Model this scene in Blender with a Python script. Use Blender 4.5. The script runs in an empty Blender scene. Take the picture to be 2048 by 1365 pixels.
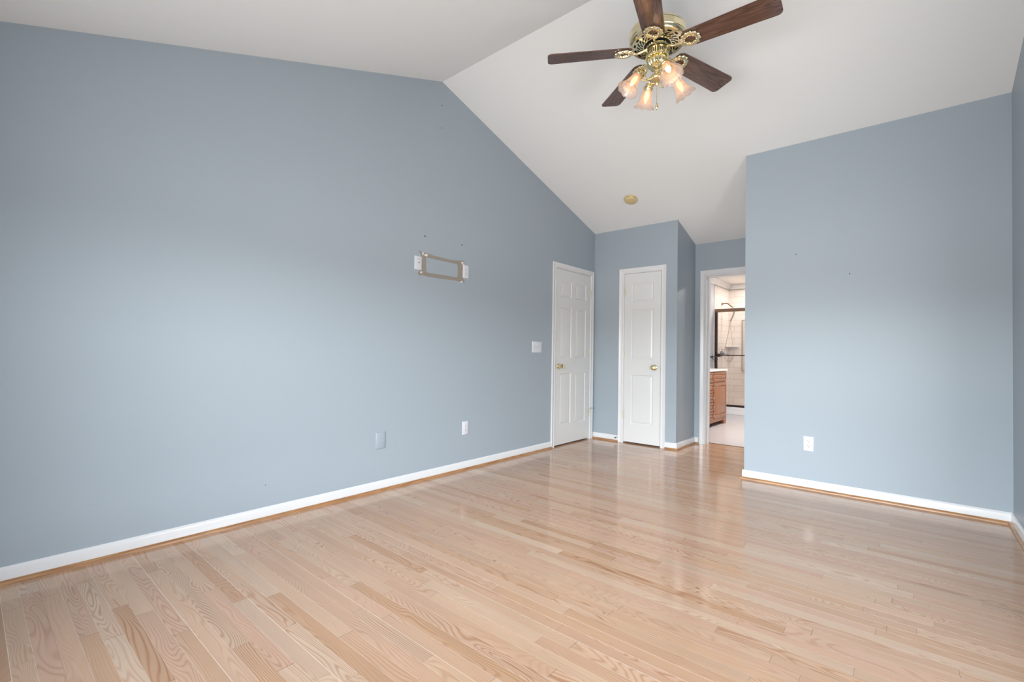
import bpy, bmesh, math, random
from mathutils import Vector, Matrix
random.seed(7)
PI = math.pi
SC = bpy.context.scene
COL = SC.collection

# ------------------------------------------------------------ measurements (metres)
XL, XR = -3.0707, 0.5008          # left wall, right wall
YB = -0.25                        # wall behind the camera, with the windows
YR, ZR, SF, SB = 2.6202, 3.3853, 0.30845, 0.34816   # ridge, slopes
YC = 5.1955                       # closet wall
XC = -2.0045                      # alcove side
YD = 5.7670                       # wall with the bathroom doorway
YBUMP, XBUMP = 4.4320, -1.1090    # wall on the right
TW = 0.12
YT = YD + 0.155                   # bathroom side of the doorway wall
BXL, BYB, BZ = -2.80, 9.93, 2.49  # bathroom left wall, back wall, ceiling
def roof(y): return ZR - (SF * (y - YR) if y > YR else SB * (YR - y))

# ------------------------------------------------------------ camera
cam = bpy.data.cameras.new('camera'); camo = bpy.data.objects.new('camera', cam); COL.objects.link(camo)
F = Vector((-0.64930735, 0.7603018, 0.01847006)); R = Vector((0.76052606, 0.64912457, 0.01540786))
U = R.cross(F); 
M = Matrix((R, U, -F)).transposed().to_4x4(); M.translation = Vector((0, 0, 1.0640276))
camo.matrix_world = M
cam.sensor_width = 36; cam.lens = 936.161 * 36 / 2048; cam.shift_y = 5.58 / 2048
cam.clip_start = 0.01; cam.clip_end = 200
SC.camera = camo

# ------------------------------------------------------------ view and render look
SC.view_settings.view_transform = 'Standard'; SC.view_settings.look = 'None'
SC.view_settings.gamma = 1; SC.view_settings.use_curve_mapping = False
SC.view_settings.exposure = 0.0
cy = SC.cycles
cy.use_denoising = True
cy.max_bounces = 12; cy.diffuse_bounces = 8; cy.glossy_bounces = 5; cy.transmission_bounces = 8; cy.transparent_max_bounces = 12
cy.caustics_reflective = False; cy.caustics_refractive = False
cy.sample_clamp_indirect = 6

# ------------------------------------------------------------ world: overcast bright sky above a dim treeline
W = bpy.data.worlds.new('world'); SC.world = W; W.use_nodes = True
nt = W.node_tree; nt.nodes.clear()
wo = nt.nodes.new('ShaderNodeOutputWorld'); bg = nt.nodes.new('ShaderNodeBackground')
tc = nt.nodes.new('ShaderNodeTexCoord'); sx = nt.nodes.new('ShaderNodeSeparateXYZ')
cr = nt.nodes.new('ShaderNodeValToRGB'); mr = nt.nodes.new('ShaderNodeMapRange')
mr.inputs['From Min'].default_value = -1; mr.inputs['From Max'].default_value = 1
nt.links.new(tc.outputs['Generated'], sx.inputs[0]); nt.links.new(sx.outputs['Z'], mr.inputs['Value'])
nt.links.new(mr.outputs[0], cr.inputs[0]); nt.links.new(cr.outputs[0], bg.inputs[0]); nt.links.new(bg.outputs[0], wo.inputs[0])
e = cr.color_ramp.elements
e[0].position = 0.0; e[0].color = (0.425, 0.42, 0.415, 1)
e[1].position = 1.0; e[1].color = (0.20, 0.24, 0.29, 1)
for p, c in ((0.475, (0.425, 0.42, 0.415, 1)), (0.495, (0.22, 0.23, 0.22, 1)), (0.53, (0.22, 0.23, 0.22, 1)), (0.545, (0.90, 0.96, 1.0, 1)), (0.64, (0.88, 0.95, 1.0, 1)), (0.75, (0.30, 0.33, 0.37, 1))):
    q = e.new(p); q.color = c
bk = nt.nodes.new('ShaderNodeVectorMath'); bk.operation = 'DOT_PRODUCT'; bk.inputs[1].default_value = (0.20, -0.98, 0.0); nt.links.new(tc.outputs['Generated'], bk.inputs[0])
mx = nt.nodes.new('ShaderNodeMath'); mx.operation = 'MAXIMUM'; mx.inputs[1].default_value = 0; nt.links.new(bk.outputs['Value'], mx.inputs[0])
pw = nt.nodes.new('ShaderNodeMath'); pw.operation = 'POWER'; pw.inputs[1].default_value = 5; nt.links.new(mx.outputs[0], pw.inputs[0])
st = nt.nodes.new('ShaderNodeMath'); st.operation = 'MULTIPLY_ADD'; st.inputs[1].default_value = 21.5; st.inputs[2].default_value = 13.6   # brighter sky towards -Y
nt.links.new(pw.outputs[0], st.inputs[0]); nt.links.new(st.outputs[0], bg.inputs[1])
WINDOWS = [(-2.12, -0.95), (-0.78, 0.45)]   # x ranges in the wall behind the camera
FILL_WINDOWS_R = [(1.45, 2.45)]     # y ranges of the unseen window added in the right wall for fill
WZ0, WZ1 = 0.35, 1.95
for i, (a, b) in enumerate(WINDOWS):
    l = bpy.data.lights.new('window_portal', 'AREA'); l.shape = 'RECTANGLE'; l.size = b - a; l.size_y = WZ1 - WZ0
    l.cycles.is_portal = True
    o = bpy.data.objects.new('window_portal', l); COL.objects.link(o)
    o.location = ((a + b) / 2, YB - 0.10, (WZ0 + WZ1) / 2); o.rotation_euler = (PI / 2, 0, 0)   # faces +Y
for i, (a, b) in enumerate(FILL_WINDOWS_R):
    l = bpy.data.lights.new('window_portal', 'AREA'); l.shape = 'RECTANGLE'; l.size = b - a; l.size_y = WZ1 - WZ0
    l.cycles.is_portal = True
    o = bpy.data.objects.new('window_portal', l); COL.objects.link(o)
    o.location = (XR + 0.10, (a + b) / 2, (WZ0 + WZ1) / 2); o.rotation_euler = (PI / 2, 0, PI / 2)   # faces -X

# ------------------------------------------------------------ material helpers
def newmat(name):
    m = bpy.data.materials.new(name); m.use_nodes = True
    n = m.node_tree.nodes; b = n['Principled BSDF']
    return m, m.node_tree, b
def N(nt, t, **kw):
    n = nt.nodes.new(t)
    for k, v in kw.items():
        if k.startswith('i_'):
            n.inputs[k[2:].replace('_', ' ')].default_value = v
        else: setattr(n, k, v)
    return n
def L(nt, a, b): nt.links.new(a, b)
def math_(nt, op, a, b=None, c=None):
    n = nt.nodes.new('ShaderNodeMath'); n.operation = op
    for i, v in enumerate((a, b, c)):
        if v is None: continue
        if isinstance(v, (int, float)): n.inputs[i].default_value = v
        else: nt.links.new(v, n.inputs[i])
    return n.outputs[0]
def mix(nt, fac, a, b, mode='MIX'):
    n = nt.nodes.new('ShaderNodeMix'); n.data_type = 'RGBA'; n.blend_type = mode
    for s, v in ((n.inputs[0], fac), (n.inputs[6], a), (n.inputs[7], b)):
        if isinstance(v, (int, float)): s.default_value = v
        elif isinstance(v, tuple): s.default_value = (*v, 1) if len(v) == 3 else v
        else: nt.links.new(v, s)
    return n.outputs[2]
def plain(name, col, rough=0.5, metal=0.0, spec=0.5, var=0.03, scale=30, bump=0.0, bscale=200, bdist=0.001):
    m, t, b = newmat(name)
    geo = N(t, 'ShaderNodeTexCoord')
    no = N(t, 'ShaderNodeTexNoise'); no.inputs['Scale'].default_value = scale; no.inputs['Detail'].default_value = 3
    L(t, geo.outputs['Object'], no.inputs['Vector'])
    dark = tuple(c * (1 - var) for c in col); lite = tuple(min(1, c * (1 + var)) for c in col)
    L(t, mix(t, no.outputs['Fac'], dark, lite), b.inputs['Base Color'])
    b.inputs['Roughness'].default_value = rough; b.inputs['Metallic'].default_value = metal
    b.inputs['Specular IOR Level'].default_value = spec
    if bump:
        n2 = N(t, 'ShaderNodeTexNoise'); n2.inputs['Scale'].default_value = bscale; n2.inputs['Detail'].default_value = 2
        L(t, geo.outputs['Object'], n2.inputs['Vector'])
        bp = N(t, 'ShaderNodeBump'); bp.inputs['Strength'].default_value = bump; bp.inputs['Distance'].default_value = bdist
        L(t, n2.outputs['Fac'], bp.inputs['Height']); L(t, bp.outputs[0], b.inputs['Normal'])
    return m

def wood(name, c1, c2, axis='X', rough=0.3, scale=1.0, spec=0.5, ring=60.0):
    """grain runs along object-space axis"""
    m, t, b = newmat(name)
    tcn = N(t, 'ShaderNodeTexCoord'); mp = N(t, 'ShaderNodeMapping')
    s = {'X': (1.2, 14, 14), 'Y': (14, 1.2, 14), 'Z': (14, 14, 1.2)}[axis]
    mp.inputs['Scale'].default_value = tuple(v * scale for v in s)
    L(t, tcn.outputs['Object'], mp.inputs['Vector'])
    n1 = N(t, 'ShaderNodeTexNoise'); n1.inputs['Scale'].default_value = 1.0; n1.inputs['Detail'].default_value = 3
    L(t, mp.outputs[0], n1.inputs['Vector'])
    w = math_(t, 'SINE', math_(t, 'MULTIPLY', n1.outputs['Fac'], ring))
    w = math_(t, 'MULTIPLY_ADD', w, 0.5, 0.5)
    mp2 = N(t, 'ShaderNodeMapping'); mp2.inputs['Scale'].default_value = tuple(v * scale * 12 for v in s)
    L(t, tcn.outputs['Object'], mp2.inputs['Vector'])
    n2 = N(t, 'ShaderNodeTexNoise'); n2.inputs['Scale'].default_value = 1.0; n2.inputs['Detail'].default_value = 2
    L(t, mp2.outputs[0], n2.inputs['Vector'])
    f = math_(t, 'MULTIPLY_ADD', n2.outputs['Fac'], 0.5, math_(t, 'MULTIPLY', w, 0.5))
    L(t, mix(t, f, c1, c2), b.inputs['Base Color'])
    b.inputs['Roughness'].default_value = rough; b.inputs['Specular IOR Level'].default_value = spec
    return m

def floor_material():
    m, t, b = newmat('oak_strip_floor')
    tcn = N(t, 'ShaderNodeTexCoord'); sp = N(t, 'ShaderNodeSeparateXYZ'); L(t, tcn.outputs['Object'], sp.inputs[0])
    X, Y = sp.outputs['X'], sp.outputs['Y']
    PW = 0.0572
    ry = math_(t, 'DIVIDE', math_(t, 'ADD', Y, 10.0), PW); row = math_(t, 'FLOOR', ry); fy = math_(t, 'FRACT', ry)
    wn = N(t, 'ShaderNodeTexWhiteNoise', noise_dimensions='1D'); L(t, row, wn.inputs['W'])
    rs = N(t, 'ShaderNodeSeparateColor'); L(t, wn.outputs['Color'], rs.inputs[0])
    Ln = math_(t, 'MULTIPLY_ADD', rs.outputs[0], 0.65, 0.55)          # board length scale of the row
    xx = math_(t, 'ADD', math_(t, 'DIVIDE', math_(t, 'ADD', X, 10.0), Ln), math_(t, 'MULTIPLY', rs.outputs[1], 17.0))
    wob = math_(t, 'MULTIPLY', math_(t, 'SINE', math_(t, 'MULTIPLY_ADD', xx, 1.9, math_(t, 'MULTIPLY', rs.outputs[2], 20.0))), 0.26)
    xx = math_(t, 'ADD', xx, wob)
    colm = math_(t, 'FLOOR', xx); fx = math_(t, 'FRACT', xx)
    cmb = N(t, 'ShaderNodeCombineXYZ'); L(t, row, cmb.inputs[0]); L(t, colm, cmb.inputs[1])
    wb = N(t, 'ShaderNodeTexWhiteNoise', noise_dimensions='2D'); L(t, cmb.outputs[0], wb.inputs['Vector'])
    bs = N(t, 'ShaderNodeSeparateColor'); L(t, wb.outputs['Color'], bs.inputs[0])
    r1, r2, r3 = bs.outputs[0], bs.outputs[1], bs.outputs[2]
    ramp = N(t, 'ShaderNodeValToRGB'); L(t, wb.outputs['Value'], ramp.inputs[0])
    el = ramp.color_ramp.elements; ramp.color_ramp.interpolation = 'LINEAR'
    el[0].position = 0; el[0].color = FC['dark']; el[1].position = 1; el[1].color = FC['pale']
    for p, c in ((0.06, 'orange'), (0.16, 'tan'), (0.40, 'pink'), (0.62, 'mid'), (0.82, 'sand'), (0.94, 'grey')):
        q = el.new(p); q.color = FC[c]
    # board-local grain coordinates
    gx = math_(t, 'ADD', X, math_(t, 'MULTIPLY', r1, 37.0)); gy = math_(t, 'ADD', Y, math_(t, 'MULTIPLY', r2, 23.0))
    def vec(ax, ay, z=0.0):
        c = N(t, 'ShaderNodeCombineXYZ'); L(t, math_(t, 'MULTIPLY', gx, ax), c.inputs[0]); L(t, math_(t, 'MULTIPLY', gy, ay), c.inputs[1])
        L(t, math_(t, 'MULTIPLY', r3, 9.0), c.inputs[2]); return c.outputs[0]
    n1 = N(t, 'ShaderNodeTexNoise'); n1.inputs['Scale'].default_value = 1; n1.inputs['Detail'].default_value = 1.2; n1.inputs['Roughness'].default_value = 0.35; n1.inputs['Distortion'].default_value = 0.6
    L(t, vec(1.7, 10.0), n1.inputs['Vector'])
    # straight grained boards add a cross ramp, flat-sawn boards keep the closed cathedral rings
    straight = math_(t, 'GREATER_THAN', r3, 0.34)
    field = math_(t, 'ADD', math_(t, 'MULTIPLY', n1.outputs['Fac'], 1.0), math_(t, 'MULTIPLY', math_(t, 'MULTIPLY', gy, 5.0), straight))
    rings = math_(t, 'SINE', math_(t, 'MULTIPLY', field, math_(t, 'MULTIPLY_ADD', r1, 90.0, 95.0)))
    rings = math_(t, 'POWER', math_(t, 'MULTIPLY_ADD', rings, 0.5, 0.5), 3.2)
    fade = N(t, 'ShaderNodeTexNoise'); fade.inputs['Scale'].default_value = 1; L(t, vec(1.5, 9.0), fade.inputs['Vector'])
    ringamt = math_(t, 'MULTIPLY', rings, math_(t, 'MULTIPLY_ADD', math_(t, 'MULTIPLY', fade.outputs['Fac'], math_(t, 'MULTIPLY_ADD', r2, 0.9, 0.25)), 1.0, -0.05))
    pores = N(t, 'ShaderNodeTexNoise'); pores.inputs['Scale'].default_value = 1; pores.inputs['Detail'].default_value = 2
    L(t, vec(18.0, 520.0), pores.inputs['Vector'])
    big = N(t, 'ShaderNodeTexNoise'); big.inputs['Scale'].default_value = 1; big.inputs['Detail'].default_value = 2
    L(t, vec(2.0, 16.0), big.inputs['Vector'])
    base = ramp.outputs[0]
    gaindark = mix(t, 1.0, base, (0.74, 0.59, 0.47), 'MULTIPLY')
    c = mix(t, math_(t, 'MULTIPLY', ringamt, 1.75), base, gaindark)
    c = mix(t, math_(t, 'MULTIPLY', math_(t, 'MULTIPLY_ADD', pores.outputs['Fac'], 1.0, -0.30), 0.65), c, mix(t, 1.0, c, (0.80, 0.73, 0.66), 'MULTIPLY'))
    tint = mix(t, big.outputs['Fac'], (0.86, 0.85, 0.86), (1.13, 1.11, 1.09)); c = mix(t, 1.0, c, tint, 'MULTIPLY')
    # small knots
    vo = N(t, 'ShaderNodeTexVoronoi'); vo.inputs['Scale'].default_value = 1
    cv = N(t, 'ShaderNodeCombineXYZ'); L(t, math_(t, 'MULTIPLY', X, 2.1), cv.inputs[0]); L(t, math_(t, 'MULTIPLY', Y, 4.2), cv.inputs[1]); L(t, cv.outputs[0], vo.inputs['Vector'])
    kn = N(t, 'ShaderNodeMapRange'); L(t, vo.outputs['Distance'], kn.inputs[0]); kn.inputs[1].default_value = 0.012; kn.inputs[2].default_value = 0.03; kn.inputs[3].default_value = 0.75; kn.inputs[4].default_value = 0
    c = mix(t, kn.outputs[0], c, (0.10, 0.05, 0.025))
    # joints: pale seams have the bevel highlight painted in, the rest are dark, butt ends are thin and dark
    ey = math_(t, 'ABSOLUTE', math_(t, 'SUBTRACT', fy, 0.5)); seam = math_(t, 'GREATER_THAN', ey, 0.484)
    lite = math_(t, 'GREATER_THAN', rs.outputs[1], 0.40)
    seamc = mix(t, lite, (0.20, 0.125, 0.07), (0.86, 0.74, 0.62))
    c = mix(t, math_(t, 'MULTIPLY', seam, math_(t, 'MULTIPLY_ADD', lite, 0.28, 0.30)), c, seamc)
    ex = math_(t, 'MULTIPLY', math_(t, 'MINIMUM', fx, math_(t, 'SUBTRACT', 1.0, fx)), Ln)
    endm = math_(t, 'LESS_THAN', ex, 0.0008)
    c = mix(t, math_(t, 'MULTIPLY', endm, 0.6), c, (0.14, 0.08, 0.04))
    L(t, c, b.inputs['Base Color'])
    # satin polyurethane with long shallow ripples
    rw = N(t, 'ShaderNodeTexNoise'); rw.inputs['Scale'].default_value = 1; rw.inputs['Detail'].default_value = 1
    cw = N(t, 'ShaderNodeCombineXYZ'); L(t, math_(t, 'MULTIPLY', X, 6.0), cw.inputs[0]); L(t, math_(t, 'MULTIPLY', Y, 34.0), cw.inputs[1]); L(t, cw.outputs[0], rw.inputs['Vector'])
    h = math_(t, 'ADD', math_(t, 'MULTIPLY', rw.outputs['Fac'], 0.00045), math_(t, 'MULTIPLY', pores.outputs['Fac'], 0.00002))
    h = math_(t, 'ADD', h, math_(t, 'MULTIPLY', wb.outputs['Value'], 0.00006))
    bp = N(t, 'ShaderNodeBump'); bp.inputs['Strength'].default_value = 0.20; bp.inputs['Distance'].default_value = 1.0
    L(t, h, bp.inputs['Height']); L(t, bp.outputs[0], b.inputs['Normal'])
    b.inputs['Roughness'].default_value = 0.115; b.inputs['Specular IOR Level'].default_value = 0.50
    return m
FC = dict(dark=(0.47, 0.28, 0.165, 1), orange=(0.51, 0.315, 0.19, 1), tan=(0.535, 0.345, 0.225, 1), pink=(0.55, 0.35, 0.245, 1),
          mid=(0.555, 0.37, 0.25, 1), sand=(0.57, 0.39, 0.265, 1), grey=(0.535, 0.375, 0.265, 1), pale=(0.61, 0.445, 0.32, 1))

def tile_material(name, col, grout, plane, w=0.305, h=0.117, mortar=0.0022, rough=0.15, off=0.5):
    m, t, b = newmat(name)
    tcn = N(t, 'ShaderNodeTexCoord'); sp = N(t, 'ShaderNodeSeparateXYZ'); L(t, tcn.outputs['Object'], sp.inputs[0])
    cb = N(t, 'ShaderNodeCombineXYZ')
    a, c = {'XZ': (0, 2), 'YZ': (1, 2), 'XY': (0, 1)}[plane]
    L(t, math_(t, 'ADD', sp.outputs[a], 10.0), cb.inputs[0]); L(t, math_(t, 'ADD', sp.outputs[c], 10 * h - 0.012), cb.inputs[1])
    br = N(t, 'ShaderNodeTexBrick'); br.offset = off
    br.inputs['Scale'].default_value = 1; br.inputs['Brick Width'].default_value = w; br.inputs['Row Height'].default_value = h
    br.inputs['Mortar Size'].default_value = mortar; br.inputs['Mortar Smooth'].default_value = 0.1
    br.inputs['Color1'].default_value = (*col, 1); br.inputs['Color2'].default_value = (*(v * 0.96 for v in col), 1); br.inputs['Mortar'].default_value = (*grout, 1)
    L(t, cb.outputs[0], br.inputs['Vector']); L(t, br.outputs['Color'], b.inputs['Base Color'])
    bp = N(t, 'ShaderNodeBump'); bp.inputs['Strength'].default_value = 0.4; bp.inputs['Distance'].default_value = 0.001; bp.invert = True
    L(t, br.outputs['Fac'], bp.inputs['Height']); L(t, bp.outputs[0], b.inputs['Normal'])
    b.inputs['Roughness'].default_value = rough
    return m

WALLC = (0.345, 0.400, 0.448)
MAT = {}
MAT['wall'] = plain('blue_grey_wall_paint', WALLC, 0.42, spec=0.35, var=0.012, scale=1.5, bump=0.12, bscale=260, bdist=0.0006)
MAT['plate_paint'] = plain('painted_cover_plate', WALLC, 0.35, spec=0.4, var=0.01)
MAT['ceiling'] = plain('ceiling_white_paint', (0.845, 0.86, 0.855), 0.75, spec=0.2, var=0.01, scale=2, bump=0.08, bscale=180, bdist=0.0006)
MAT['trim'] = plain('white_trim_paint', (0.715, 0.72, 0.73), 0.22, spec=0.5, var=0.012, scale=6)
MAT['door'] = plain('white_door_paint', (0.70, 0.705, 0.70), 0.28, spec=0.5, var=0.012, scale=6)
MAT['plastic'] = plain('white_plastic', (0.66, 0.675, 0.72), 0.3, var=0.01)
MAT['slot'] = plain('dark_slot', (0.05, 0.05, 0.055), 0.6)
MAT['hole'] = plain('screw_hole_dark', (0.02, 0.02, 0.02), 0.8)
MAT['brass'] = plain('polished_brass', (0.84, 0.72, 0.42), 0.16, 1.0, var=0.06, scale=40)
MAT['hinge_brass'] = plain('painted_over_brass', (0.70, 0.68, 0.56), 0.35, 0.6)
MAT['pale_brass'] = plain('pale_polished_brass', (0.84, 0.75, 0.50), 0.20, 1.0, var=0.06, scale=40)
MAT['steel'] = plain('brushed_nickel', (0.55, 0.54, 0.52), 0.3, 1.0, var=0.05, scale=60)
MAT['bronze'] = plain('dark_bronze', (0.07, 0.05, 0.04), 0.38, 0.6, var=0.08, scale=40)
MAT['bronze_lit'] = plain('lit_bronze', (0.25, 0.155, 0.095), 0.35, 0.4, var=0.08, scale=40)  # lighter copy of the bronze, its lit tone put into the colour
MAT['beige'] = plain('aged_beige_plastic', (0.66, 0.52, 0.27), 0.45, var=0.03)
MAT['tape'] = plain('taupe_residue', (0.285, 0.255, 0.215), 0.6, var=0.08, scale=60)
MAT['spackle'] = plain('torn_paper_white', (0.78, 0.76, 0.72), 0.8, var=0.2, scale=300)
MAT['black'] = plain('matte_black', (0.012, 0.012, 0.012), 0.5)
MAT['shoe'] = wood('orange_oak_moulding', (0.24, 0.105, 0.037), (0.47, 0.255, 0.115), 'X', 0.3)
MAT['blade'] = wood('dark_oak_blade', (0.040, 0.018, 0.013), (0.165, 0.085, 0.058), 'X', 0.14, spec=0.7, ring=60, scale=1.6)
MAT['cherry'] = wood('glazed_cherry_wood', (0.30, 0.11, 0.045), (0.46, 0.20, 0.09), 'Z', 0.3, ring=8)
MAT['cherry_dark'] = plain('dark_cherry_glaze', (0.12, 0.04, 0.02), 0.4)
MAT['counter'] = plain('white_stone', (0.88, 0.88, 0.88), 0.12, var=0.03, scale=12)
MAT['bath_wall'] = plain('pale_blue_bath_paint', (0.62, 0.66, 0.71), 0.5, var=0.01)
MAT['bath_ceiling'] = plain('bath_ceiling_paint', (0.84, 0.82, 0.78), 0.7, var=0.01)
MAT['bath_floor'] = tile_material('pale_floor_tile', (0.70, 0.68, 0.70), (0.50, 0.48, 0.48), 'XY', 0.61, 0.305, 0.002, 0.25)
MAT['tile_back'] = tile_material('shower_tile_back', (0.85, 0.80, 0.765), (0.52, 0.46, 0.42), 'XZ')
MAT['tile_left'] = tile_material('shower_tile_side', (0.85, 0.80, 0.765), (0.52, 0.46, 0.42), 'YZ')
MAT['niche'] = tile_material('niche_small_tile', (0.72, 0.67, 0.62), (0.50, 0.45, 0.41), 'XZ', 0.05, 0.05, 0.002)
MAT['acrylic'] = plain('white_acrylic', (0.86, 0.85, 0.85), 0.2, var=0.01)
MAT['grey_metal'] = plain('grey_satin_metal', (0.30, 0.32, 0.34), 0.3, 0.8)
MAT['pale_metal'] = plain('pale_satin_metal', (0.56, 0.52, 0.48), 0.3, 0.6)
MAT['floor'] = floor_material()
m, t, b = newmat('clear_glass'); MAT['glass'] = m
o_ = t.nodes['Material Output']; tr = N(t, 'ShaderNodeBsdfTransparent'); tr.inputs[0].default_value = (0.985, 0.98, 0.975, 1)
gl = N(t, 'ShaderNodeBsdfGlossy'); gl.inputs['Roughness'].default_value = 0.02; fr = N(t, 'ShaderNodeFresnel'); fr.inputs[0].default_value = 1.35
ms = N(t, 'ShaderNodeMixShader'); L(t, fr.outputs[0], ms.inputs[0]); L(t, tr.outputs[0], ms.inputs[1]); L(t, gl.outputs[0], ms.inputs[2]); L(t, ms.outputs[0], o_.inputs[0])
def frosted(name, col, clear, rough=0.25):
    m, t, b = newmat(name)
    o_ = t.nodes['Material Output']
    tcn = N(t, 'ShaderNodeTexCoord'); no = N(t, 'ShaderNodeTexNoise'); no.inputs['Scale'].default_value = 45; no.inputs['Detail'].default_value = 2
    L(t, tcn.outputs['Object'], no.inputs['Vector'])
    tl = N(t, 'ShaderNodeBsdfTranslucent'); tl.inputs[0].default_value = (*col, 1)
    df = N(t, 'ShaderNodeBsdfDiffuse'); df.inputs[0].default_value = (*col, 1)
    tr = N(t, 'ShaderNodeBsdfTransparent'); tr.inputs[0].default_value = (0.98, 0.93, 0.89, 1)
    gl = N(t, 'ShaderNodeBsdfGlossy'); gl.inputs['Roughness'].default_value = rough
    a = N(t, 'ShaderNodeMixShader'); a.inputs[0].default_value = 0.45; L(t, tl.outputs[0], a.inputs[1]); L(t, df.outputs[0], a.inputs[2])
    c = N(t, 'ShaderNodeMixShader'); L(t, math_(t, 'MULTIPLY_ADD', no.outputs['Fac'], 0.5, clear - 0.25), c.inputs[0]); L(t, a.outputs[0], c.inputs[1]); L(t, tr.outputs[0], c.inputs[2])
    d = N(t, 'ShaderNodeMixShader'); d.inputs[0].default_value = 0.07; L(t, c.outputs[0], d.inputs[1]); L(t, gl.outputs[0], d.inputs[2])
    L(t, d.outputs[0], o_.inputs[0]); return m
MAT['shade'] = frosted('frosted_blush_glass', (0.78, 0.69, 0.67), 0.58)
m, t, b = newmat('warm_bulb'); MAT['bulb'] = m
lw = N(t, 'ShaderNodeLayerWeight'); lw.inputs[0].default_value = 0.35
L(t, mix(t, lw.outputs['Facing'], (1.0, 0.62, 0.26), (1.0, 0.33, 0.08)), b.inputs['Emission Color']); b.inputs['Emission Strength'].default_value = 4.0
b.inputs['Base Color'].default_value = (1, 0.8, 0.55, 1); b.inputs['Roughness'].default_value = 0.2
m, t, b = newmat('lit_diffuser'); MAT['lit'] = m
no = N(t, 'ShaderNodeTexNoise'); L(t, mix(t, no.outputs['Fac'], (1.0, 0.80, 0.60), (1.0, 0.84, 0.66)), b.inputs['Emission Color']); b.inputs['Emission Strength'].default_value = 8

# ------------------------------------------------------------ mesh helpers
def box(bm, x0, x1, y0, y1, z0, z1, bev=0.0):
    vs = [bm.verts.new((x, y, z)) for x in (x0, x1) for y in (y0, y1) for z in (z0, z1)]
    idx = [(0, 1, 3, 2), (4, 6, 7, 5), (0, 4, 5, 1), (2, 3, 7, 6), (0, 2, 6, 4), (1, 5, 7, 3)]
    fs = [bm.faces.new([vs[i] for i in f]) for f in idx]
    if bev:
        es = list({e for f in fs for e in f.edges})
        bmesh.ops.bevel(bm, geom=es, offset=bev, segments=2, profile=0.7, affect='EDGES')
def prism(bm, pts, a0, a1, axis='X'):
    """closed polygon pts extruded along an axis; pts are the two other coordinates in order"""
    def mk(p, a):
        return {'X': (a, p[0], p[1]), 'Y': (p[0], a, p[1]), 'Z': (p[0], p[1], a)}[axis]
    A = [bm.verts.new(mk(p, a0)) for p in pts]; B = [bm.verts.new(mk(p, a1)) for p in pts]
    n = len(pts)
    bm.faces.new(A); bm.faces.new(B[::-1])
    for i in range(n): bm.faces.new((A[i], B[i], B[(i + 1) % n], A[(i + 1) % n]))
def lathe(bm, prof, seg=32, mat=None, cap=True, rfun=None):
    """profile (r, z) about local z"""
    rings = []
    for r, z in prof:
        ring = []
        for k in range(seg):
            a = 2 * PI * k / seg; rr = r * (rfun(a, z) if rfun else 1)
            v = Vector((rr * math.cos(a), rr * math.sin(a), z)); ring.append(bm.verts.new(mat @ v if mat else v))
        rings.append(ring)
    for A, B in zip(rings, rings[1:]):
        for k in range(seg): bm.faces.new((A[k], A[(k + 1) % seg], B[(k + 1) % seg], B[k]))
    if cap:
        for ring, p in ((rings[0], prof[0]), (rings[-1], prof[-1])):
            if p[0] > 1e-6: bm.faces.new(ring)
    return rings
def tube(bm, pts, r, seg=10, closed=False, rad=None):
    pts = [Vector(p) for p in pts]; n = len(pts); rings = []
    up = Vector((0, 0, 1)); prev = None
    for i, p in enumerate(pts):
        a = pts[(i - 1) % n] if (closed or i > 0) else p; c = pts[(i + 1) % n] if (closed or i < n - 1) else p
        d = (c - a).normalized()
        if prev is None:
            s = d.cross(up)
            if s.length < 0.05: s = d.cross(Vector((1, 0, 0)))
            s.normalize()
        else:
            s = prev - d * prev.dot(d); s.normalize()
        prev = s; q = d.cross(s)
        rr = rad[i] if rad else r
        rings.append([bm.verts.new(p + (s * math.cos(2 * PI * k / seg) + q * math.sin(2 * PI * k / seg)) * rr) for k in range(seg)])
    m_ = n if closed else n - 1
    for i in range(m_):
        A, B = rings[i], rings[(i + 1) % n]
        for k in range(seg): bm.faces.new((A[k], A[(k + 1) % seg], B[(k + 1) % seg], B[k]))
    if not closed: bm.faces.new(rings[0]); bm.faces.new(rings[-1])
def smoothpath(pts, n=6):
    """Catmull-Rom through the points"""
    P = [Vector(p) for p in pts]; P = [P[0] * 2 - P[1]] + P + [P[-1] * 2 - P[-2]]; out = []
    for i in range(1, len(P) - 2):
        for k in range(n):
            t = k / n; a, b_, c, d = P[i - 1:i + 3]
            out.append(0.5 * ((2 * b_) + (-a + c) * t + (2 * a - 5 * b_ + 4 * c - d) * t * t + (-a + 3 * b_ - 3 * c + d) * t ** 3))
    out.append(P[-2]); return out
def ball(bm, c, r, seg=12, sz=1.0):
    prof = [(max(1e-7, r * math.sin(PI * i / 8)), -r * sz * math.cos(PI * i / 8)) for i in range(9)]
    lathe(bm, prof, seg, Matrix.Translation(Vector(c)), cap=False)
def obj(name, bm, mat, parent=None, smooth=True, angle=35):
    bmesh.ops.remove_doubles(bm, verts=bm.verts, dist=1e-6)
    bmesh.ops.recalc_face_normals(bm, faces=bm.faces)
    me = bpy.data.meshes.new(name); bm.to_mesh(me); bm.free()
    o = bpy.data.objects.new(name, me); COL.objects.link(o)
    if mat is not None: me.materials.append(MAT[mat] if isinstance(mat, str) else mat)
    if smooth:
        for p in me.polygons: p.use_smooth = True
        me.set_sharp_from_angle(angle=math.radians(angle))
    if parent: o.parent = parent
    return o
def BM(): return bmesh.new()
def tag(o, label=None, cat=None, group=None, kind=None):
    for k, v in (('label', label), ('category', cat), ('group', group), ('kind', kind)):
        if v: o[k] = v
    return o
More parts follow.
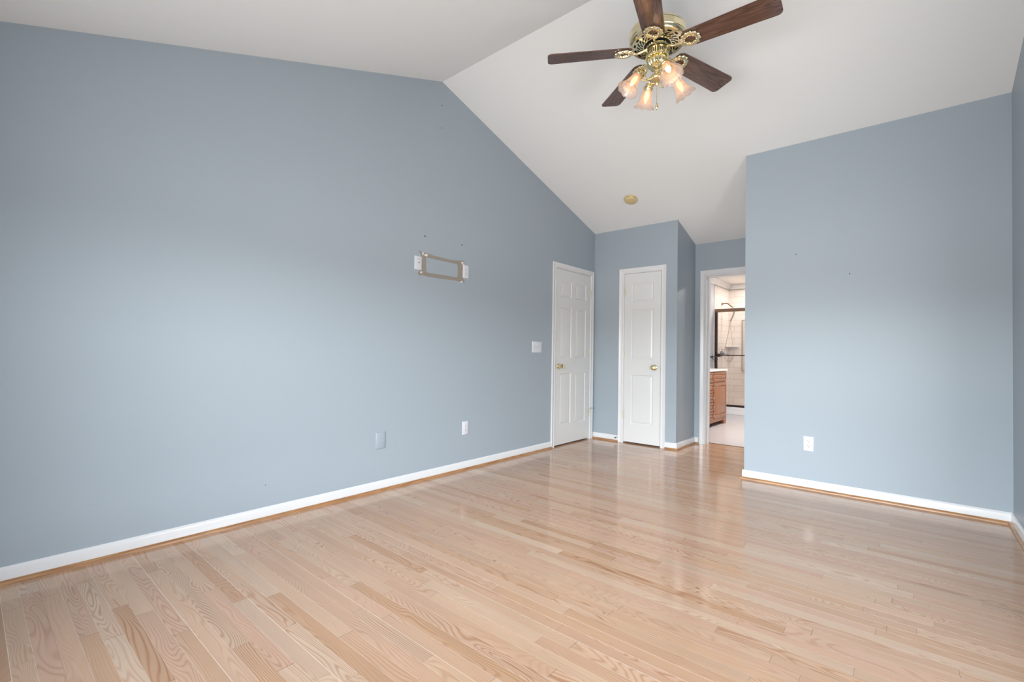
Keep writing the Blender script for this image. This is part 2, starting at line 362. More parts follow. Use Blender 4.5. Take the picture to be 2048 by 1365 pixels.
def thing(name, label, cat, loc=(0, 0, 0), rz=0, group=None, kind=None):
    o = bpy.data.objects.new(name, None); COL.objects.link(o); o.empty_display_size = 0.05
    o.location = loc; o.rotation_euler = (0, 0, rz)
    return tag(o, label, cat, group, kind)
def struct(name, bm, mat, smooth=False, loc=None, rz=0, parent=None):
    o = obj(name, bm, mat, parent, smooth)
    if loc: o.location = loc; o.rotation_euler = (0, 0, rz)
    if not parent: o['kind'] = 'structure'
    return o
RZ_L = PI / 2      # on the left wall (faces +X)
RZ_R = -PI / 2     # on the right wall (faces -X)

# ============================================================ ROOM SHELL
# floors
bm = BM(); box(bm, XL - 0.3, XR + 0.12, YB - 0.12, YT - 0.004, -0.10, 0.0)
fl = struct('floor', bm, 'floor')
bm = BM(); box(bm, BXL - 0.12, XR + 0.12, YT - 0.004, BYB + 0.12, -0.10, -0.002); struct('floor_bathroom', bm, 'bath_floor')
bm = BM(); box(bm, -1.885, -1.105, YT - 0.020, YT + 0.004, 0.0, 0.003); struct('trim_1', bm, 'cherry_dark')

# left wall with the niche for the panelled door
DY0, DY1, DZ = 4.350, 5.094, 2.032      # door slab
def wallprofile(y0, y1, z0):
    pts = [(y0, z0), (y1, z0), (y1, roof(y1) + 0.02)]
    if y0 < YR < y1: pts.append((YR, ZR + 0.02))
    pts.append((y0, roof(y0) + 0.02)); return pts
bm = BM()
prism(bm, wallprofile(YB - TW, DY0 - 0.016, 0), XL - 0.16, XL, 'X')
prism(bm, wallprofile(DY0 - 0.016, DY1 + 0.016, DZ + 0.014), XL - 0.16, XL, 'X')
prism(bm, wallprofile(DY1 + 0.016, YC + 0.3, 0), XL - 0.16, XL, 'X')
box(bm, XL - 0.26, XL - 0.10, DY0 - 0.05, DY1 + 0.05, 0, DZ + 0.05)
struct('wall_left', bm, 'wall')
# right wall
bm = BM(); ys = [YB - TW] + [v for w in FILL_WINDOWS_R for v in w] + [YD]
for a, c in zip(ys[::2], ys[1::2]): prism(bm, wallprofile(a, c, 0), XR, XR + TW, 'X')
for a, c in FILL_WINDOWS_R: box(bm, XR, XR + TW, a, c, 0, WZ0); prism(bm, wallprofile(a, c, WZ1), XR, XR + TW, 'X')
struct('wall_right', bm, 'wall')
# wall behind the camera with three window openings
bm = BM(); zt = roof(YB) + 0.02
box(bm, XL, XR, YB - TW, YB, 0, WZ0); box(bm, XL, XR, YB - TW, YB, WZ1, zt)
xs = [XL] + [v for w in WINDOWS for v in w] + [XR]
for a, c in zip(xs[::2], xs[1::2]): box(bm, a, c, YB - TW, YB, WZ0, WZ1)
struct('wall_back', bm, 'wall')
for i, (a, c) in enumerate(WINDOWS + [(-q[1], -q[0]) for q in FILL_WINDOWS_R]):
    bm = BM(); YB_ = YB
    if i >= len(WINDOWS): YB = 0.0
    for x0, x1, z0, z1 in ((a, a + .035, WZ0, WZ1), (c - .035, c, WZ0, WZ1), (a, c, WZ0, WZ0 + .04), (a, c, WZ1 - .04, WZ1), (a, c, (WZ0 + WZ1) / 2 - .02, (WZ0 + WZ1) / 2 + .02)):
        box(bm, x0, x1, YB - 0.09, YB - 0.05, z0, z1)
    for x0, x1, z0, z1 in ((a - .06, a, WZ0 - .06, WZ1 + .06), (c, c + .06, WZ0 - .06, WZ1 + .06), (a - .06, c + .06, WZ0 - .06, WZ0), (a - .06, c + .06, WZ1, WZ1 + .06)):
        box(bm, x0, x1, YB, YB + .014, z0, z1)
    YB = YB_
    o = struct('window_%d' % (i + 1), bm, 'trim')
    if i >= len(WINDOWS): o.location = (XR, 0, 0); o.rotation_euler = (0, 0, PI / 2)  # unseen window added in the right wall to even out the daylight
# closet wall with a niche for the narrow door, and its return into the alcove
KX0, KX1 = -2.648, -2.193
bm = BM()
box(bm, XL, KX0 - 0.016, YC, YC + TW, 0, roof(YC) + .005); box(bm, KX1 + 0.016, XC, YC, YC + TW, 0, roof(YC) + .005)
box(bm, KX0 - 0.016, KX1 + 0.016, YC, YC + TW, DZ + .014, roof(YC) + .005); box(bm, KX0 - .05, KX1 + .05, YC + .085, YC + .2, 0, DZ + .05)
struct('wall_closet', bm, 'wall')
bm = BM(); prism(bm, [(YC + TW, 0), (YD, 0), (YD, roof(YD) + .005), (YC + TW, roof(YC + TW) + .005)], XC - TW, XC, 'X'); struct('wall_alcove', bm, 'wall')
# wall with the bathroom doorway
OX0, OX1, OZ = -1.885, -1.125, 2.030
bm = BM()
box(bm, BXL - TW, OX0, YD, YT, 0, BZ + .02); box(bm, OX0, OX1, YD, YT, OZ, BZ + .02); box(bm, OX1, XR + TW, YD, YT, 0, BZ + .02)
struct('wall_front', bm, 'wall')
# wall on the right, with its return beside the alcove
bm = BM(); box(bm, XBUMP, XR, YBUMP, YBUMP + TW, 0, roof(YBUMP) + .005); struct('wall_right_front', bm, 'wall')
bm = BM(); prism(bm, [(YBUMP + TW, 0), (YD, 0), (YD, roof(YD) + .005), (YBUMP + TW, roof(YBUMP + TW) + .005)], XBUMP, XBUMP + TW, 'X'); struct('wall_right_return', bm, 'wall')
# vaulted ceiling
bm = BM()
prism(bm, [(YB - TW, roof(YB - TW)), (YR, ZR), (YD, roof(YD)), (YD, roof(YD) + .12), (YR, ZR + .12), (YB - TW, roof(YB - TW) + .12)], XL - 0.16, XR + TW, 'X')
struct('ceiling', bm, 'ceiling')
# bathroom shell
bm = BM(); box(bm, BXL - TW, BXL, YT, BYB + TW, 0, BZ + .02); struct('wall_bathroom_left', bm, 'bath_wall')
bm = BM(); box(bm, BXL, XR, BYB, BYB + TW, 0, BZ + .02); struct('wall_bathroom_back', bm, 'tile_back')
bm = BM(); box(bm, XR, XR + TW, YT, BYB + TW, 0, BZ + .02); struct('wall_bathroom_right', bm, 'bath_wall')
bm = BM(); box(bm, BXL - TW, XR + TW, YT - .01, BYB + TW, BZ, BZ + .1); struct('ceiling_bathroom', bm, 'bath_ceiling')
bm = BM(); box(bm, BXL, BXL + .010, 9.055, BYB, 0.0, 2.385); struct('wall_shower_side', bm, 'tile_left')
crown = [(0, 0), (0.012, 0), (0.030, 0.03), (0.060, 0.062), (0.078, 0.098), (0.078, 0.10), (0, 0.10)]
bm = BM(); prism(bm, [(BXL + a, 2.388 + z) for a, z in crown], YT, BYB, 'Y'); prism(bm, [(BYB - a, 2.388 + z) for a, z in crown], BXL, XR, 'X'); struct('trim_2', bm, 'trim')
bm = BM(); box(bm, BXL + .010, BXL + .022, 9.055, BYB - .012, 2.372, 2.388); box(bm, BXL + .010, XR, BYB - .012, BYB, 2.372, 2.388)
struct('trim_3', bm, plain('taupe_pencil_tile', (0.36, 0.32, 0.30), 0.25))

# ------------------------------------------------------------ baseboards with an oak shoe
def baseboard(name, x0, x1, loc, rz, shoe=(0, 0), cut=(0, 0)):
    """runs along local x on a wall that faces local -y"""
    bm = BM(); h = 0.076
    prism(bm, [(0, 0), (-0.013, 0), (-0.013, h - 0.014), (-0.010, h - 0.006), (-0.006, h - 0.003), (-0.005, h), (0, h)], x0 + cut[0], x1 + cut[1], 'X')
    o = struct(name, bm, 'trim', True, loc, rz)
    bm = BM(); pr = [(-0.0131, 0.0)] + [(-0.013 - 0.014 * math.cos(a), 0.019 * math.sin(a)) for a in [PI / 2 * k / 5 for k in range(6)]]
    prism(bm, pr, x0 + shoe[0], x1 + shoe[1], 'X')
    s = obj('shoe_molding', bm, 'shoe', o)
    return o
CW = 0.057
baseboard('baseboard_left', YB, DY0 - CW - 0.007, (XL, 0, 0), RZ_L)
baseboard('baseboard_closet', XL, KX0 - CW - 0.007, (0, YC, 0), 0)
baseboard('baseboard_closet_right', KX1 + CW + 0.007, XC, (0, YC, 0), 0, (0, 0.027), (0, 0.013))
baseboard('baseboard_alcove', YC, YD - 0.014, (XC, 0, 0), RZ_L, (-0.0129, 0), (0, 0))
baseboard('baseboard_doorway', XC, OX0 - CW - 0.008, (0, YD, 0), 0)
baseboard('baseboard_right_front', XBUMP, XR, (0, YBUMP, 0), 0, (-0.027, 0), (-0.013, 0))
baseboard('baseboard_return', -YD, -YBUMP, (XBUMP, 0, 0), RZ_R, (0, 0.0129), (0, 0))
baseboard('baseboard_right', -YBUMP, -YB, (XR, 0, 0), RZ_R)
baseboard('baseboard_back', -XR, -XL, (0, YB, 0), PI)

# ------------------------------------------------------------ casings: a moulded profile mitred round three sides
def casing(name, x0, x1, z1, loc, rz, parent=None):
    bm = BM()
    prof = [(0, 0), (0, -0.009), (0.004, -0.012), (0.012, -0.012), (0.018, -0.009), (0.036, -0.012), (0.050, -0.017), (CW, -0.017), (CW, 0)]
    rings = [[bm.verts.new((x0 - w, y, 0)) for w, y in prof], [bm.verts.new((x0 - w, y, z1 + w)) for w, y in prof],
             [bm.verts.new((x1 + w, y, z1 + w)) for w, y in prof], [bm.verts.new((x1 + w, y, 0)) for w, y in prof]]
    for A, B in zip(rings, rings[1:]):
        for k in range(len(prof)): bm.faces.new((A[k], A[(k + 1) % len(prof)], B[(k + 1) % len(prof)], B[k]))
    bm.faces.new(rings[0]); bm.faces.new(rings[-1])
    o = struct(name, bm, 'trim', True, loc, rz, parent); o.data.set_sharp_from_angle(angle=math.radians(12)); return o
def jamb(bm, x0, x1, z1, depth, y0=0.0, t=0.012):
    box(bm, x0 - t, x0, y0, y0 + depth, 0, z1 + t); box(bm, x1, x1 + t, y0, y0 + depth, 0, z1 + t); box(bm, x0, x1, y0, y0 + depth, z1, z1 + t)

def door(name, w, h, panels, loc, rz, knob_x, hinge_x, hinge_z, bottom=0.016):
    """slab local x 0..w, front face at y=0, thickness behind"""
    bm = BM(); z0 = bottom
    xs = sorted({0, w} | {p[0] for p in panels} | {p[1] for p in panels}); zs = sorted({z0, h} | {p[2] for p in panels} | {p[3] for p in panels})
    for xa, xb in zip(xs, xs[1:]):
        for za, zb in zip(zs, zs[1:]):
            if any(p[0] <= xa and xb <= p[1] and p[2] <= za and zb <= p[3] for p in panels): continue
            bm.faces.new([bm.verts.new(v) for v in ((xa, 0, za), (xb, 0, za), (xb, 0, zb), (xa, 0, zb))])
    for xa, xb, za, zb in panels:
        rings = []
        for ins, dep in ((0, 0), (0.006, 0.0055), (0.010, 0.0075), (0.014, 0.0078), (0.030, 0.0022), (0.034, 0.0018)):
            rings.append([bm.verts.new(v) for v in ((xa + ins, dep, za + ins), (xb - ins, dep, za + ins), (xb - ins, dep, zb - ins), (xa + ins, dep, zb - ins))])
        for A, B in zip(rings, rings[1:]):
            for k in range(4): bm.faces.new((A[k], A[(k + 1) % 4], B[(k + 1) % 4], B[k]))
        bm.faces.new(rings[-1])
    T = 0.034
    for a, b_ in (((0, z0), (w, z0)), ((w, z0), (w, h)), ((w, h), (0, h)), ((0, h), (0, z0))):
        bm.faces.new([bm.verts.new(v) for v in ((a[0], 0, a[1]), (b_[0], 0, b_[1]), (b_[0], T, b_[1]), (a[0], T, a[1]))])
    bm.faces.new([bm.verts.new(v) for v in ((0, T, z0), (0, T, h), (w, T, h), (w, T, z0))])
    d = struct(name, bm, 'door', True, loc, rz)
    d.data.set_sharp_from_angle(angle=math.radians(12))
    # knob: rose, neck, ball
    bm = BM(); Mk = Matrix.Translation((knob_x, 0, 0.915)) @ Matrix.Rotation(PI / 2, 4, 'X')
    lathe(bm, [(0.033, 0), (0.033, 0.003), (0.028, 0.008), (0.014, 0.011), (0.0115, 0.016), (0.0115, 0.030), (0.018, 0.034), (0.0265, 0.042), (0.029, 0.051), (0.0265, 0.060), (0.018, 0.066), (0.008, 0.067), (1e-6, 0.067)], 28, Mk)
    k = obj('door_knob', bm, 'brass', d)
    # latch strip on the slab edge
    lx = 0.0 if knob_x < w / 2 else w
    bm = BM(); box(bm, lx - .003, lx + .003, -0.0012, 0.004, 0.875, 0.945); obj('strike_plate', bm, 'slot' if False else 'steel', d)
    for zc in hinge_z:
        s = 1 if hinge_x > w / 2 else -1
        bm = BM()
        lathe(bm, [(0.0055, -0.046), (0.0055, 0.046)], 12, Matrix.Translation((hinge_x + s * 0.003, -0.0062, zc)))
        lathe(bm, [(0.004, 0.046), (0.0065, 0.048), (0.0045, 0.053), (1e-6, 0.055)], 12, Matrix.Translation((hinge_x + s * 0.003, -0.0062, zc)))
        box(bm, hinge_x - s * 0.012 if s > 0 else hinge_x, hinge_x if s > 0 else hinge_x + 0.012, -0.0012, 0.0008, zc - 0.045, zc + 0.045)
        for q in (-0.028, -0.009, 0.009, 0.028): lathe(bm, [(0.0062, q - .0008), (0.0062, q + .0008)], 12, Matrix.Translation((hinge_x + s * 0.003, -0.0062, zc)))
        obj('hinge', bm, 'hinge_brass', d)
    return d
# left door: six panels, hinged on the far side
W1 = DY1 - DY0
P6 = [(0.092, 0.322, 1.715, 1.905), (0.412, 0.642, 1.715, 1.905), (0.092, 0.322, 1.010, 1.600), (0.412, 0.642, 1.010, 1.600), (0.092, 0.322, 0.240, 0.830), (0.412, 0.642, 0.240, 0.830)]
d1 = door('door_1', W1, DZ, P6, (XL + 0.002, DY0, 0), RZ_L, 0.068, W1, (1.810, 1.080, 0.335))
d1['label'] = 'white six-panel door in the long left wall, nearest the corner'
bm = BM(); jamb(bm, -0.003, W1 + 0.003, DZ + 0.003, 0.10); obj('door_jamb', bm, 'trim', d1)
casing('trim_4', DY0 - 0.008, DY1 + 0.010, DZ + 0.008, (XL, 0, 0), RZ_L)
# hinge pin stop on the lowest hinge
bm = BM(); tube(bm, [(W1 + .003, -.012, 0.385), (W1 + .020, -.030, 0.384), (W1 + .055, -.034, 0.383)], 0.003, 8); ball(bm, (W1 + .058, -.034, .383), .007)
h = obj('hinge_pin_stop', bm, 'steel', d1)
# closet door: three panels
W2 = KX1 - KX0
P3 = [(0.088, W2 - .088, 1.700, 1.920), (0.088, W2 - .088, 1.005, 1.600), (0.088, W2 - .088, 0.235, 0.820)]
d2 = door('door_2', W2, DZ, P3, (KX0, YC - 0.002, 0), 0, W2 - 0.068, 0.0, (1.815, 1.065, 0.335))
d2['label'] = 'narrow white three-panel closet door facing the room'
bm = BM(); jamb(bm, -0.003, W2 + 0.003, DZ + 0.003, 0.085); obj('door_jamb', bm, 'trim', d2)
casing('trim_5', KX0 - 0.010, KX1 + 0.008, DZ + 0.008, (0, YC, 0), 0)
# open bathroom doorway: casing and jamb lining with stop
c3 = casing('trim_6', OX0 + 0.004, OX1 - 0.004, OZ - 0.004, (0, YD, 0), 0)
bm = BM(); jamb(bm, OX0 + 0.012, OX1 - 0.012, OZ - 0.012, YT - YD + .002, 0.0); jamb(bm, OX0 + 0.024, OX1 - 0.024, OZ - 0.024, 0.03, 0.075); obj('door_jamb', bm, 'trim', c3)

# ------------------------------------------------------------ cover plates
def plate(bm, w, h, t=0.006, b_=0.004):
    o = [(-w / 2, -h / 2), (w / 2, -h / 2), (w / 2, h / 2), (-w / 2, h / 2)]
    rings = [[bm.verts.new((x * s, y, z * s2)) for x, z in o] for s, s2, y in ((1, 1, 0), (1, 1, -t * .35), (1 - 2 * b_ / w * .5, 1 - 2 * b_ / h * .5, -t * .85), (1 - 2 * b_ / w, 1 - 2 * b_ / h, -t))]
    for A, B in zip(rings, rings[1:]):
        for k in range(4): bm.faces.new((A[k], A[(k + 1) % 4], B[(k + 1) % 4], B[k]))
    bm.faces.new(rings[-1]); bm.faces.new(rings[0])
def disc(bm, x, z, r, y, seg=16, th=0.001, sx=1.0):
    Mk = Matrix.Translation((x, y, z)) @ Matrix.Rotation(PI / 2, 4, 'X') @ Matrix.Diagonal((sx, 1, 1, 1)); lathe(bm, [(r, 0), (r, th * .7), (r * .85, th), (1e-6, th)], seg, Mk)
def receptacle(loc, rz, label, w=0.072, h=0.118):
    t = thing('wall_outlet', label, 'outlet', loc, rz)
    bm = BM(); plate(bm, w, h); obj('cover_plate', bm, 'plastic', t)
    for s in (1, -1):
        bm = BM(); z = s * 0.0195
        prism(bm, [(x, z + zz) for x, zz in [(.0165 * math.cos(a) if abs(math.sin(a)) < .8 else .0165 * math.cos(a), max(-.0135, min(.0135, .0168 * math.sin(a)))) for a in [2 * PI * k / 28 for k in range(28)]]], -0.0078, -0.0055, 'Y')
        rc = obj('receptacle_face', bm, 'plastic', t)
        bm = BM()
        box(bm, -.0075, -.0052, -.0082, -.0070, z + .000, z + .0085); box(bm, .0052, .0073, -.0082, -.0070, z + .001, z + .0075); disc(bm, 0, z - .0065, .0027, -.0072, 10)
        obj('slots', bm, 'slot', rc)
    bm = BM(); disc(bm, 0, 0, .003, -.0058, 12, .0015); obj('screw', bm, 'steel', t)
    return t
receptacle((XL, 2.961, 0.375), RZ_L, 'white duplex outlet low on the left wall, halfway to the door')
receptacle((XL, 2.932, 1.788), RZ_L, 'white duplex outlet high on the left wall, right of the taupe outline')
receptacle((-0.631, YBUMP, 0.366), 0, 'white duplex outlet low on the right-hand wall')
t = thing('cable_plate', 'white cable jack plate high on the left wall, left of the taupe outline', 'wall plate', (XL, 2.396, 1.785), RZ_L)
bm = BM(); plate(bm, .072, .112); obj('cover_plate', bm, 'plastic', t)
bm = BM(); disc(bm, 0.004, 0.003, .0065, -.0058, 6, .003); lathe(bm, [(.0046, 0), (.0046, .009), (.002, .009), (1e-6, .006)], 12, Matrix.Translation((.004, -.0055, .003)) @ Matrix.Rotation(PI / 2, 4, 'X')); obj('jack', bm, 'steel', t)
bm = BM(); box(bm, -.012, .018, -.0064, -.0058, .030, .0315); obj('molded_line', bm, 'slot', t)
bm = BM(); plate(bm, .083, .124, .010, .007)
tag(struct('blank_plate', bm, 'plate_paint', True, (XL, 2.071, 0.380), RZ_L), 'blank cover plate painted wall blue, low on the left wall', 'wall plate'); 
bpy.data.objects['blank_plate'].pop('kind')
t = thing('light_switch', 'white three-toggle light switch plate left of the six-panel door', 'switch', (XL, 4.008, 1.125), RZ_L)
bm = BM(); plate(bm, .166, .118); obj('cover_plate', bm, 'plastic', t)
for i, (x, s) in enumerate(((-.046, -1), (0, 1), (.046, -1))):
    bm = BM(); box(bm, x - .0055, x + .0055, -.0068, -.0058, -.0125, .0125); fr_ = obj('toggle_frame', bm, 'steel', t)
    bm = BM(); prism(bm, [(-.006, -.007), (-.006, .007), (-.018, s * .012 + .003), (-.018, s * .012 - .003)], x - .0042, x + .0042, 'X'); obj('toggle', bm, 'plastic', t)
    for z in (-.030, .030):
        bm = BM(); disc(bm, x, z, .003, -.0058, 10, .001); obj('screw', bm, 'plastic', t)

# ------------------------------------------------------------ outline of a removed bracket: taupe frame with torn corners
t = thing('wall_bracket_outline', 'taupe rectangular outline with torn corners left on the upper left wall', 'wall mark', (XL, 0, 0), RZ_L)
outer = [(2.412, 1.888), (2.430, 1.882), (2.470, 1.880), (2.520, 1.877), (2.560, 1.871), (2.640, 1.870), (2.720, 1.866), (2.790, 1.868), (2.840, 1.872), (2.880, 1.882), (2.912, 1.880), (2.916, 1.868), (2.898, 1.845),
         (2.897, 1.740), (2.905, 1.715), (2.925, 1.694), (2.918, 1.686), (2.880, 1.690), (2.800, 1.694), (2.700, 1.690), (2.600, 1.688), (2.500, 1.686), (2.455, 1.690), (2.415, 1.686), (2.398, 1.690), (2.396, 1.706), (2.418, 1.730), (2.428, 1.745), (2.430, 1.840), (2.422, 1.862), (2.405, 1.878)]
inner = [(2.480, 1.846), (2.500, 1.847), (2.560, 1.845), (2.640, 1.843), (2.720, 1.843), (2.800, 1.842), (2.828, 1.840), (2.836, 1.828), (2.838, 1.760), (2.838, 1.735), (2.828, 1.722), (2.800, 1.722), (2.700, 1.721), (2.600, 1.720), (2.500, 1.719), (2.486, 1.724), (2.478, 1.736), (2.476, 1.790), (2.477, 1.838)]
bm = BM()
def fillpoly(bm, loops, y):
    es = []
    for lp in loops:
        vs = [bm.verts.new((p[0], y, p[1])) for p in lp]
        es += [bm.edges.new((vs[i], vs[(i + 1) % len(vs)])) for i in range(len(vs))]
    bmesh.ops.triangle_fill(bm, use_beauty=True, use_dissolve=False, edges=es)
fillpoly(bm, [outer, inner], 0)
r_ = bmesh.ops.extrude_face_region(bm, geom=bm.faces[:])
bmesh.ops.translate(bm, verts=[v for v in r_['geom'] if isinstance(v, bmesh.types.BMVert)], vec=(0, -0.0025, 0))
fo = obj('residue_frame', bm, 'tape', t, smooth=False)
rnd = random.Random(3)
for cx, cz, nn, wd in ((2.462, 1.862, 9, .022), (2.893, 1.862, 9, .018), (2.885, 1.695, 5, .014), (2.425, 1.712, 4, .010)):
    bm = BM()
    for k in range(nn):
        a0 = rnd.uniform(0, 6.28); x, z = cx + rnd.uniform(-wd, wd), cz + rnd.uniform(-wd * .7, wd * .7); r0 = rnd.uniform(.003, .009)
        pts = [(x + r0 * rnd.uniform(.6, 1.2) * math.cos(a0 + 2 * PI * j / 6), z + r0 * rnd.uniform(.6, 1.3) * math.sin(a0 + 2 * PI * j / 6)) for j in range(6)]
        prism(bm, pts, -0.0036 - .0002 * k, -0.0024, 'Y')
    obj('torn_corner', bm, 'spackle', t, smooth=False)
for x, z in ((2.47, 1.703), (2.497, 1.703), (2.455, 1.855), (2.89, 1.852)):
    bm = BM(); disc(bm, x, z, .0028, -.0026, 10, .0015); obj('pin_hole', bm, 'hole', fo)
for y, z, r, lab in ((2.463, 2.018, .0065, 'dark anchor hole above the left end of the taupe outline'), (2.883, 2.022, .0065, 'dark anchor hole above the right end of the taupe outline'),
                (2.620, 3.180, .004, 'tiny nail hole just below the ceiling peak, upper of two'), (2.625, 2.986, .004, 'tiny nail hole below the ceiling peak, lower of two'),
                (3.540, 1.864, .003, 'tiny nail hole between the taupe outline and the six-panel door, left of two'), (3.804, 1.864, .003, 'tiny nail hole between the taupe outline and the six-panel door, right of two'), (1.245, 0.211, .0025, 'tiny nail hole just above the left baseboard')):
    bm = BM(); disc(bm, 0, 0, r, 0.0, 12, .0012); o = obj('nail_hole', bm, 'hole'); o.location = (XL, y, z); o.rotation_euler = (0, 0, RZ_L); tag(o, lab, 'nail hole', 'nail holes in the walls')
for x, z, lab in ((-0.724, 1.909, 'small nail hole on the right-hand wall, left of two'), (-0.365, 1.712, 'small nail hole on the right-hand wall, right of two')):
    bm = BM(); disc(bm, 0, 0, .004, 0.0, 12, .0012); o = obj('nail_hole', bm, 'hole'); o.location = (x, YBUMP, z); tag(o, lab, 'nail hole', 'nail holes in the walls')

# door stop on the closet baseboard
t = thing('door_stop', 'small dark door stop on the baseboard left of the closet door', 'door stop', (-2.722, YC - .013, 0.056))
bm = BM(); lathe(bm, [(.008, 0), (.008, .003), (.004, .006), (.0035, .045)], 12, Matrix.Rotation(PI / 2, 4, 'X')); obj('rod', bm, 'steel', t)
bm = BM(); lathe(bm, [(.007, .045), (.008, .048), (.008, .056), (.005, .060), (1e-6, .060)], 12, Matrix.Rotation(PI / 2, 4, 'X')); obj('rubber_tip', bm, 'black', t)

# ------------------------------------------------------------ smoke detector on the slope
sy = 4.663; t = thing('smoke_detector', 'round beige smoke detector on the sloped ceiling', 'smoke detector', (-2.318, sy, roof(sy) - .001))
t.rotation_euler = (PI - math.atan(SF), 0, 0)
bm = BM(); lathe(bm, [(.070, 0), (.070, .008), (.066, .010), (.066, .024), (.061, .034), (.045, .039), (1e-6, .040)], 40); obj('housing', bm, 'beige', t)
bm = BM(); lathe(bm, [(.0125, .038), (.0125, .0415), (1e-6, .042)], 20, Matrix.Translation((.028, -.002, 0))); obj('test_button', bm, 'beige', t)
for k in range(6):
    a = 2 * PI * (k + .5) / 6; Mk = Matrix.Rotation(a, 4, 'Z'); bm = BM()
    vs = [Mk @ Vector(v) for v in ((.0640, -.012, .014), (.0662, -.012, .014), (.0662, .012, .014), (.0640, .012, .014), (.0640, -.012, .018), (.0662, -.012, .018), (.0662, .012, .018), (.0640, .012, .018))]
    V = [bm.verts.new(v) for v in vs]
    for f in ((0, 1, 2, 3), (4, 5, 6, 7), (0, 1, 5, 4), (1, 2, 6, 5), (2, 3, 7, 6), (3, 0, 4, 7)): bm.faces.new([V[i] for i in f])
    obj('vent', bm, 'slot', t)
bm = BM(); lathe(bm, [(.0025, .037), (.0025, .0405), (1e-6, .0405)], 8, Matrix.Translation((.010, .030, 0))); obj('indicator', bm, 'slot', t)

# ============================================================ CEILING FAN
FX, FY, FZ = -1.1717, 2.6844, 2.9108      # centre of the blade plane
fan = thing('ceiling_fan', 'brass ceiling fan with five dark oak blades and a four-light kit, at the ceiling peak', 'ceiling fan', (FX, FY, 0))
bm = BM(); zc = roof(FY)
lathe(bm, [(.012, 3.01), (.012, zc - .03)], 20); obj('downrod', bm, 'brass', fan)
bm = BM(); lathe(bm, [(.02, zc - .075), (.045, zc - .070), (.062, zc - .045), (.068, zc - .012), (.068, zc + .01)], 32); obj('canopy', bm, 'brass', fan)
# motor housing: banded cylinder with rounded shoulder
bm = BM()
lathe(bm, [(.020, 3.052), (.08, 3.048), (.130, 3.040), (.152, 3.032), (.162, 3.022), (.1655, 3.011), (.1640, 3.007), (.1665, 3.004), (.1665, 2.968), (.1640, 2.965), (.1665, 2.962), (.1650, 2.954), (.158, 2.946), (.148, 2.944), (.148, 2.950), (.155, 2.955), (.155, 3.0)], 72, cap=False)
hs = obj('motor_housing', bm, 'pale_brass', fan)
bm = BM(); lathe(bm, [(.154, 2.962), (.154, 2.9605), (1e-6, 2.9605)], 48); obj('housing_interior', bm, 'black', hs)
# pierced vent plate: polar grid with openings
bm = BM(); NA = 96
ringr = [.078, .084, .090, .096, .102, .108, .114, .120, .126, .138, .150]
def opened(i, k):
    if i in (0, 9): return False
    if i == 8: return k % 6 in (1, 2, 3)
    if i == 7: return False
    if i in (1, 4): return k % 4 in (0, 1)
    if i in (2, 5): return k % 4 in (1, 2)
    if i in (3, 6): return k % 4 in (2, 3)
    return False
def PV(r, k, z): a = 2 * PI * k / NA; return (r * math.cos(a), r * math.sin(a), z)
for i in range(len(ringr) - 1):
    za = 2.936 + (ringr[i] - .078) * 0.11; zb = 2.936 + (ringr[i + 1] - .078) * 0.11
    for k in range(NA):
        if opened(i, k): continue
        for up in (0, .0018):
            bm.faces.new([bm.verts.new(v) for v in (PV(ringr[i], k, za + up), PV(ringr[i + 1], k, zb + up), PV(ringr[i + 1], k + 1, zb + up), PV(ringr[i], k + 1, za + up))])
        for (ii, kk, a_, b_) in ((i, k - 1, (ringr[i], k), (ringr[i + 1], k)), (i, k + 1, (ringr[i], k + 1), (ringr[i + 1], k + 1)), (i - 1, k, (ringr[i], k), (ringr[i], k + 1)), (i + 1, k, (ringr[i + 1], k), (ringr[i + 1], k + 1))):
            if 0 <= ii < len(ringr) - 1 and not opened(ii, kk % NA): continue
            z_ = lambda r: 2.936 + (r - .078) * 0.11
            bm.faces.new([bm.verts.new(v) for v in (PV(*a_, z_(a_[0])), PV(*b_, z_(b_[0])), PV(*b_, z_(b_[0]) + .0018), PV(*a_, z_(a_[0]) + .0018))])
obj('vent_grille', bm, 'pale_brass', hs, smooth=False)
# flywheel hub and switch housing
bm = BM(); lathe(bm, [(.074, 2.944), (.074, 2.940), (.060, 2.938), (.060, 2.904), (1e-6, 2.904)], 48); obj('flywheel', bm, 'black', fan)
bm = BM(); lathe(bm, [(.052, 2.928), (.0675, 2.927), (.069, 2.924), (.069, 2.915), (.0675, 2.912), (.052, 2.911)], 60, rfun=lambda a, z: 1 + .02 * math.cos(30 * a)); obj('hub_ring', bm, 'brass', fan)
bm = BM(); NS = 40
lathe(bm, [(.050, 2.905), (.066, 2.904), (.0675, 2.901), (.0675, 2.894), (.0665, 2.893)], 80, cap=False)
for k in range(NS):       # upright bars with slots between
    a = 2 * PI * k / NS
    for da, in ((0.0,),):
        Mk = Matrix.Rotation(a, 4, 'Z'); V = [bm.verts.new(Mk @ Vector((x, y, z))) for x in (.062, .0668) for y in (-.0030, .0030) for z in (2.868, 2.895)]
        for f in ((0, 1, 3, 2), (4, 6, 7, 5), (0, 4, 5, 1), (2, 3, 7, 6), (0, 2, 6, 4), (1, 5, 7, 3)): bm.faces.new([V[i] for i in f])
lathe(bm, [(.0665, 2.870), (.0675, 2.868), (.0675, 2.858), (.066, 2.854), (.050, 2.852)], 80, cap=False)
obj('switch_housing', bm, 'brass', fan)
bm = BM(); lathe(bm, [(.061, 2.904), (.061, 2.856)], 40); obj('switch_housing_core', bm, 'black', fan)
